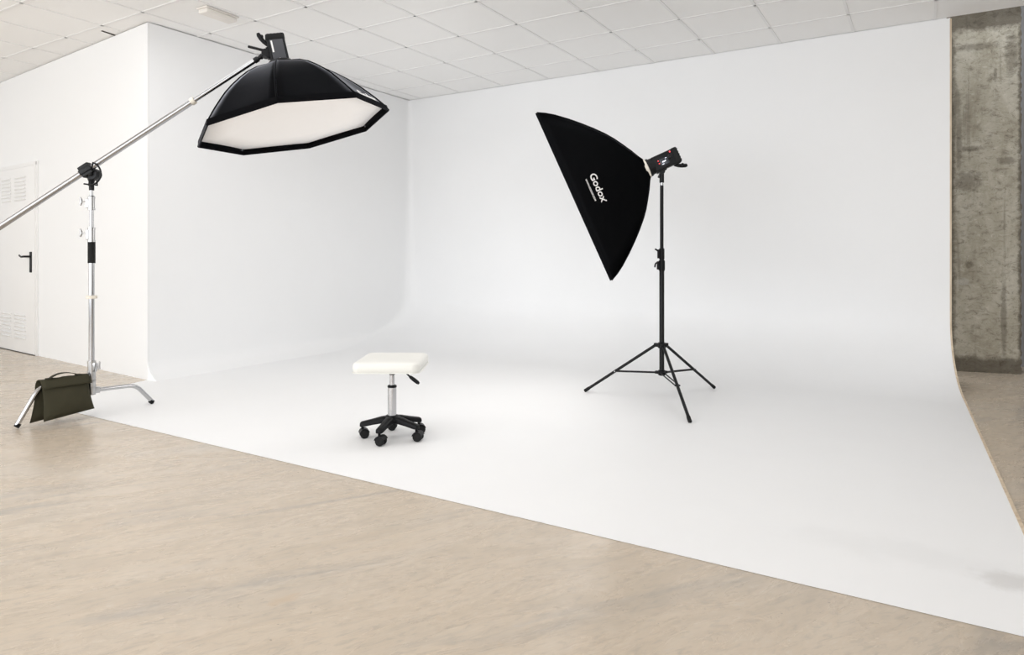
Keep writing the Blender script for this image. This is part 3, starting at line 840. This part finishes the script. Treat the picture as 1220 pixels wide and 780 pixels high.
# ------------------------------------------------------------------ sandbag over the stand's near leg
sb = thing('sandbag', 'dark olive sandbag hung over a leg of the boom stand', 'sandbag', (-4.57, 2.12, 0))
def pillow(c00, c10, c11, c01, th, n=20, m=16, seed=0, bulge=(.6, .5)):
    """closed cushion between four corners (top-left, top-right, bottom-right, bottom-left)"""
    bm = B(); A, Bq, Cq, Dq = map(V, (c00, c10, c11, c01))
    nn = (Bq - A).cross(Dq - A).normalized(); rnd = random.Random(seed)
    sides = []
    for sg in (1, -1):
        g_ = []
        for j in range(m + 1):
            row = []
            for i in range(n + 1):
                u, v = i / n, j / m
                p = A.lerp(Bq, u).lerp(Dq.lerp(Cq, u), v)
                h = (max(math.sin(PI * u), 0) ** bulge[0]) * (max(math.sin(PI * min(.06 + v * .94, 1)), 0) ** bulge[1]) * (.55 + .6 * v)
                pinch = 1 - .05 * math.sin(PI * v)
                p = (p - (A.lerp(Dq, v) + Bq.lerp(Cq, v)) / 2) * pinch + (A.lerp(Dq, v) + Bq.lerp(Cq, v)) / 2
                wv = 1 + .06 * math.sin(u * 17 + seed) * math.sin(v * 11 + 1.3 * seed)
                row.append(bm.verts.new(p + nn * sg * th * h * wv))
            g_.append(row)
        sides.append(g_)
        for j in range(m):
            for i in range(n): bm.faces.new((g_[j][i], g_[j][i + 1], g_[j + 1][i + 1], g_[j + 1][i])).smooth = True
    bmesh.ops.remove_doubles(bm, verts=bm.verts, dist=.0008)
    return bm
tl, trr, brr, bl = (-4.566, 2.002, .266), (-4.556, 2.266, .262), (-4.500, 2.278, .062), (-4.530, 2.000, .030)
link_mesh('pouch', pillow(tl, trr, brr, bl, .050, seed=1), OLIVE, sb, 60)
link_mesh('pouch', pillow((-4.606, 1.992, .262), (-4.604, 2.255, .262), (-4.622, 2.262, .045), (-4.625, 1.966, .016), .046, seed=2), OLIVE, sb, 60)
# band of cloth over the leg joining both pouches, with the flap edge on the near side
bm = B(); prev = None
sec = [(-4.628, .205), (-4.622, .245), (-4.606, .268), (-4.585, .276), (-4.562, .272), (-4.548, .258), (-4.533, .240), (-4.523, .226)]
n = 10; G_ = []
for i in range(n + 1):
    y = 1.996 + (2.268 - 1.996) * i / n
    G_.append([bm.verts.new((x + .012 * i / n + (.004 * math.sin(i * 1.3) if k > 5 else 0), y, z - .002 * math.sin(i * 2.0) + (.004 if i in (0, n) else 0) * 0)) for k, (x, z) in enumerate(sec)])
for i in range(n):
    for k in range(len(sec) - 1): bm.faces.new((G_[i][k], G_[i + 1][k], G_[i + 1][k + 1], G_[i][k + 1])).smooth = True
o = link_mesh('top_band', bm, OLIVE, sb, 60); solidify(o, .004, 1)
# webbing handle
bm = B(); pts = []
hy0, hy1 = 2.050, 2.212
for k in range(17):
    u = k / 16; pts.append((-4.570, hy0 + (hy1 - hy0) * u, .278 + .030 * math.sin(PI * u) ** .7 * (1 - .25 * u)))
w = .013; R_ = []
for i, p in enumerate(pts):
    p = V(p); q0 = V(pts[max(i - 1, 0)]); q1 = V(pts[min(i + 1, 16)]); tg = (q1 - q0).normalized(); nn = V((1, 0, 0)).cross(tg).normalized()
    R_.append([bm.verts.new(p + V((sx * w, 0, 0)) + nn * sn * .0022) for sx, sn in ((-1, -1), (1, -1), (1, 1), (-1, 1))])
for i in range(16):
    for k in range(4): bm.faces.new((R_[i][k], R_[i][(k + 1) % 4], R_[i + 1][(k + 1) % 4], R_[i + 1][k])).smooth = True
bm.faces.new(R_[0][::-1]); bm.faces.new(R_[-1])
hd = link_mesh('carry_handle', bm, OLIVED, sb, 60)
for y in (hy0 - .004, hy1 + .004):
    bm = B(); add_box(bm, (-4.570, y, .279), (.034, .03, .010), None, .003); link_mesh('stitched_tab', bm, OLIVED, hd)

# ------------------------------------------------------------------ light
w = bpy.data.worlds.new('daylight'); SC.world = w; w.use_nodes = True
bg = w.node_tree.nodes['Background']; bg.inputs[0].default_value = (.955, .985, 1.02, 1); bg.inputs[1].default_value = K_WORLD
def area(name, loc, target, sx, sy, power, col=(1, 1, 1)):
    l = bpy.data.lights.new(name, 'AREA'); l.shape = 'RECTANGLE'; l.size = sx; l.size_y = sy; l.energy = power; l.color = col
    o = bpy.data.objects.new(name, l); COL.objects.link(o); o.location = loc
    o.rotation_euler = (V(target) - V(loc)).to_track_quat('-Z', 'Y').to_euler(); return o
area('front_fill', (-5.2, -3.8, 1.7), (-3.6, 5, 1.2), 7.5, 2.5, K_FRONTL, (.955, .985, 1.02))  # soft fill added behind the camera; no window stands there
area('front_fill', (1.2, -3.8, 1.7), (-1.5, 5, 1.2), 5.5, 2.5, K_FRONTR, (.955, .985, 1.02))  # second added fill behind the camera, from the right
for x, y in ((-4.5, 2.5), (-3.3, 1.5), (-2.7, 3.1)):  # out-of-view overhead fill added to brighten the bay
    area('overhead_fill', (x, y, 2.94), (x, y, 0), 1.2, 1.2, K_OVERL, (.965, .985, 1.015))
area('overhead_fill', (-9.6, 1.4, 2.94), (-9.4, 1.6, 0), 1.2, 1.2, 10, (.985, .99, 1))  # unseen fill added far left to lift the door wall and floor
for x, y in ((-1.3, 2.1), (-1.2, 4.1), (.6, 2.9)):  # more added overhead fill for the right half
    area('overhead_fill', (x, y, 2.94), (x, y, 0), 1.2, 1.2, K_OVERR, (.965, .985, 1.015))

# ------------------------------------------------------------------ camera
cam = bpy.data.cameras.new('camera'); co = bpy.data.objects.new('camera', cam); COL.objects.link(co)
co.location = (0, 0, 1.0406); co.rotation_euler = (PI / 2, 0, math.radians(31.35))
cam.sensor_fit = 'HORIZONTAL'; cam.sensor_width = 36; cam.lens = 36 * 802.2 / 1220
cam.shift_y = -(390 - 303.1) / 1220
cam.clip_start = .02; cam.clip_end = 100
SC.camera = co
vs = SC.view_settings; vs.view_transform = 'Standard'; vs.look = 'None'; vs.gamma = 1; vs.exposure = 0; vs.use_curve_mapping = False
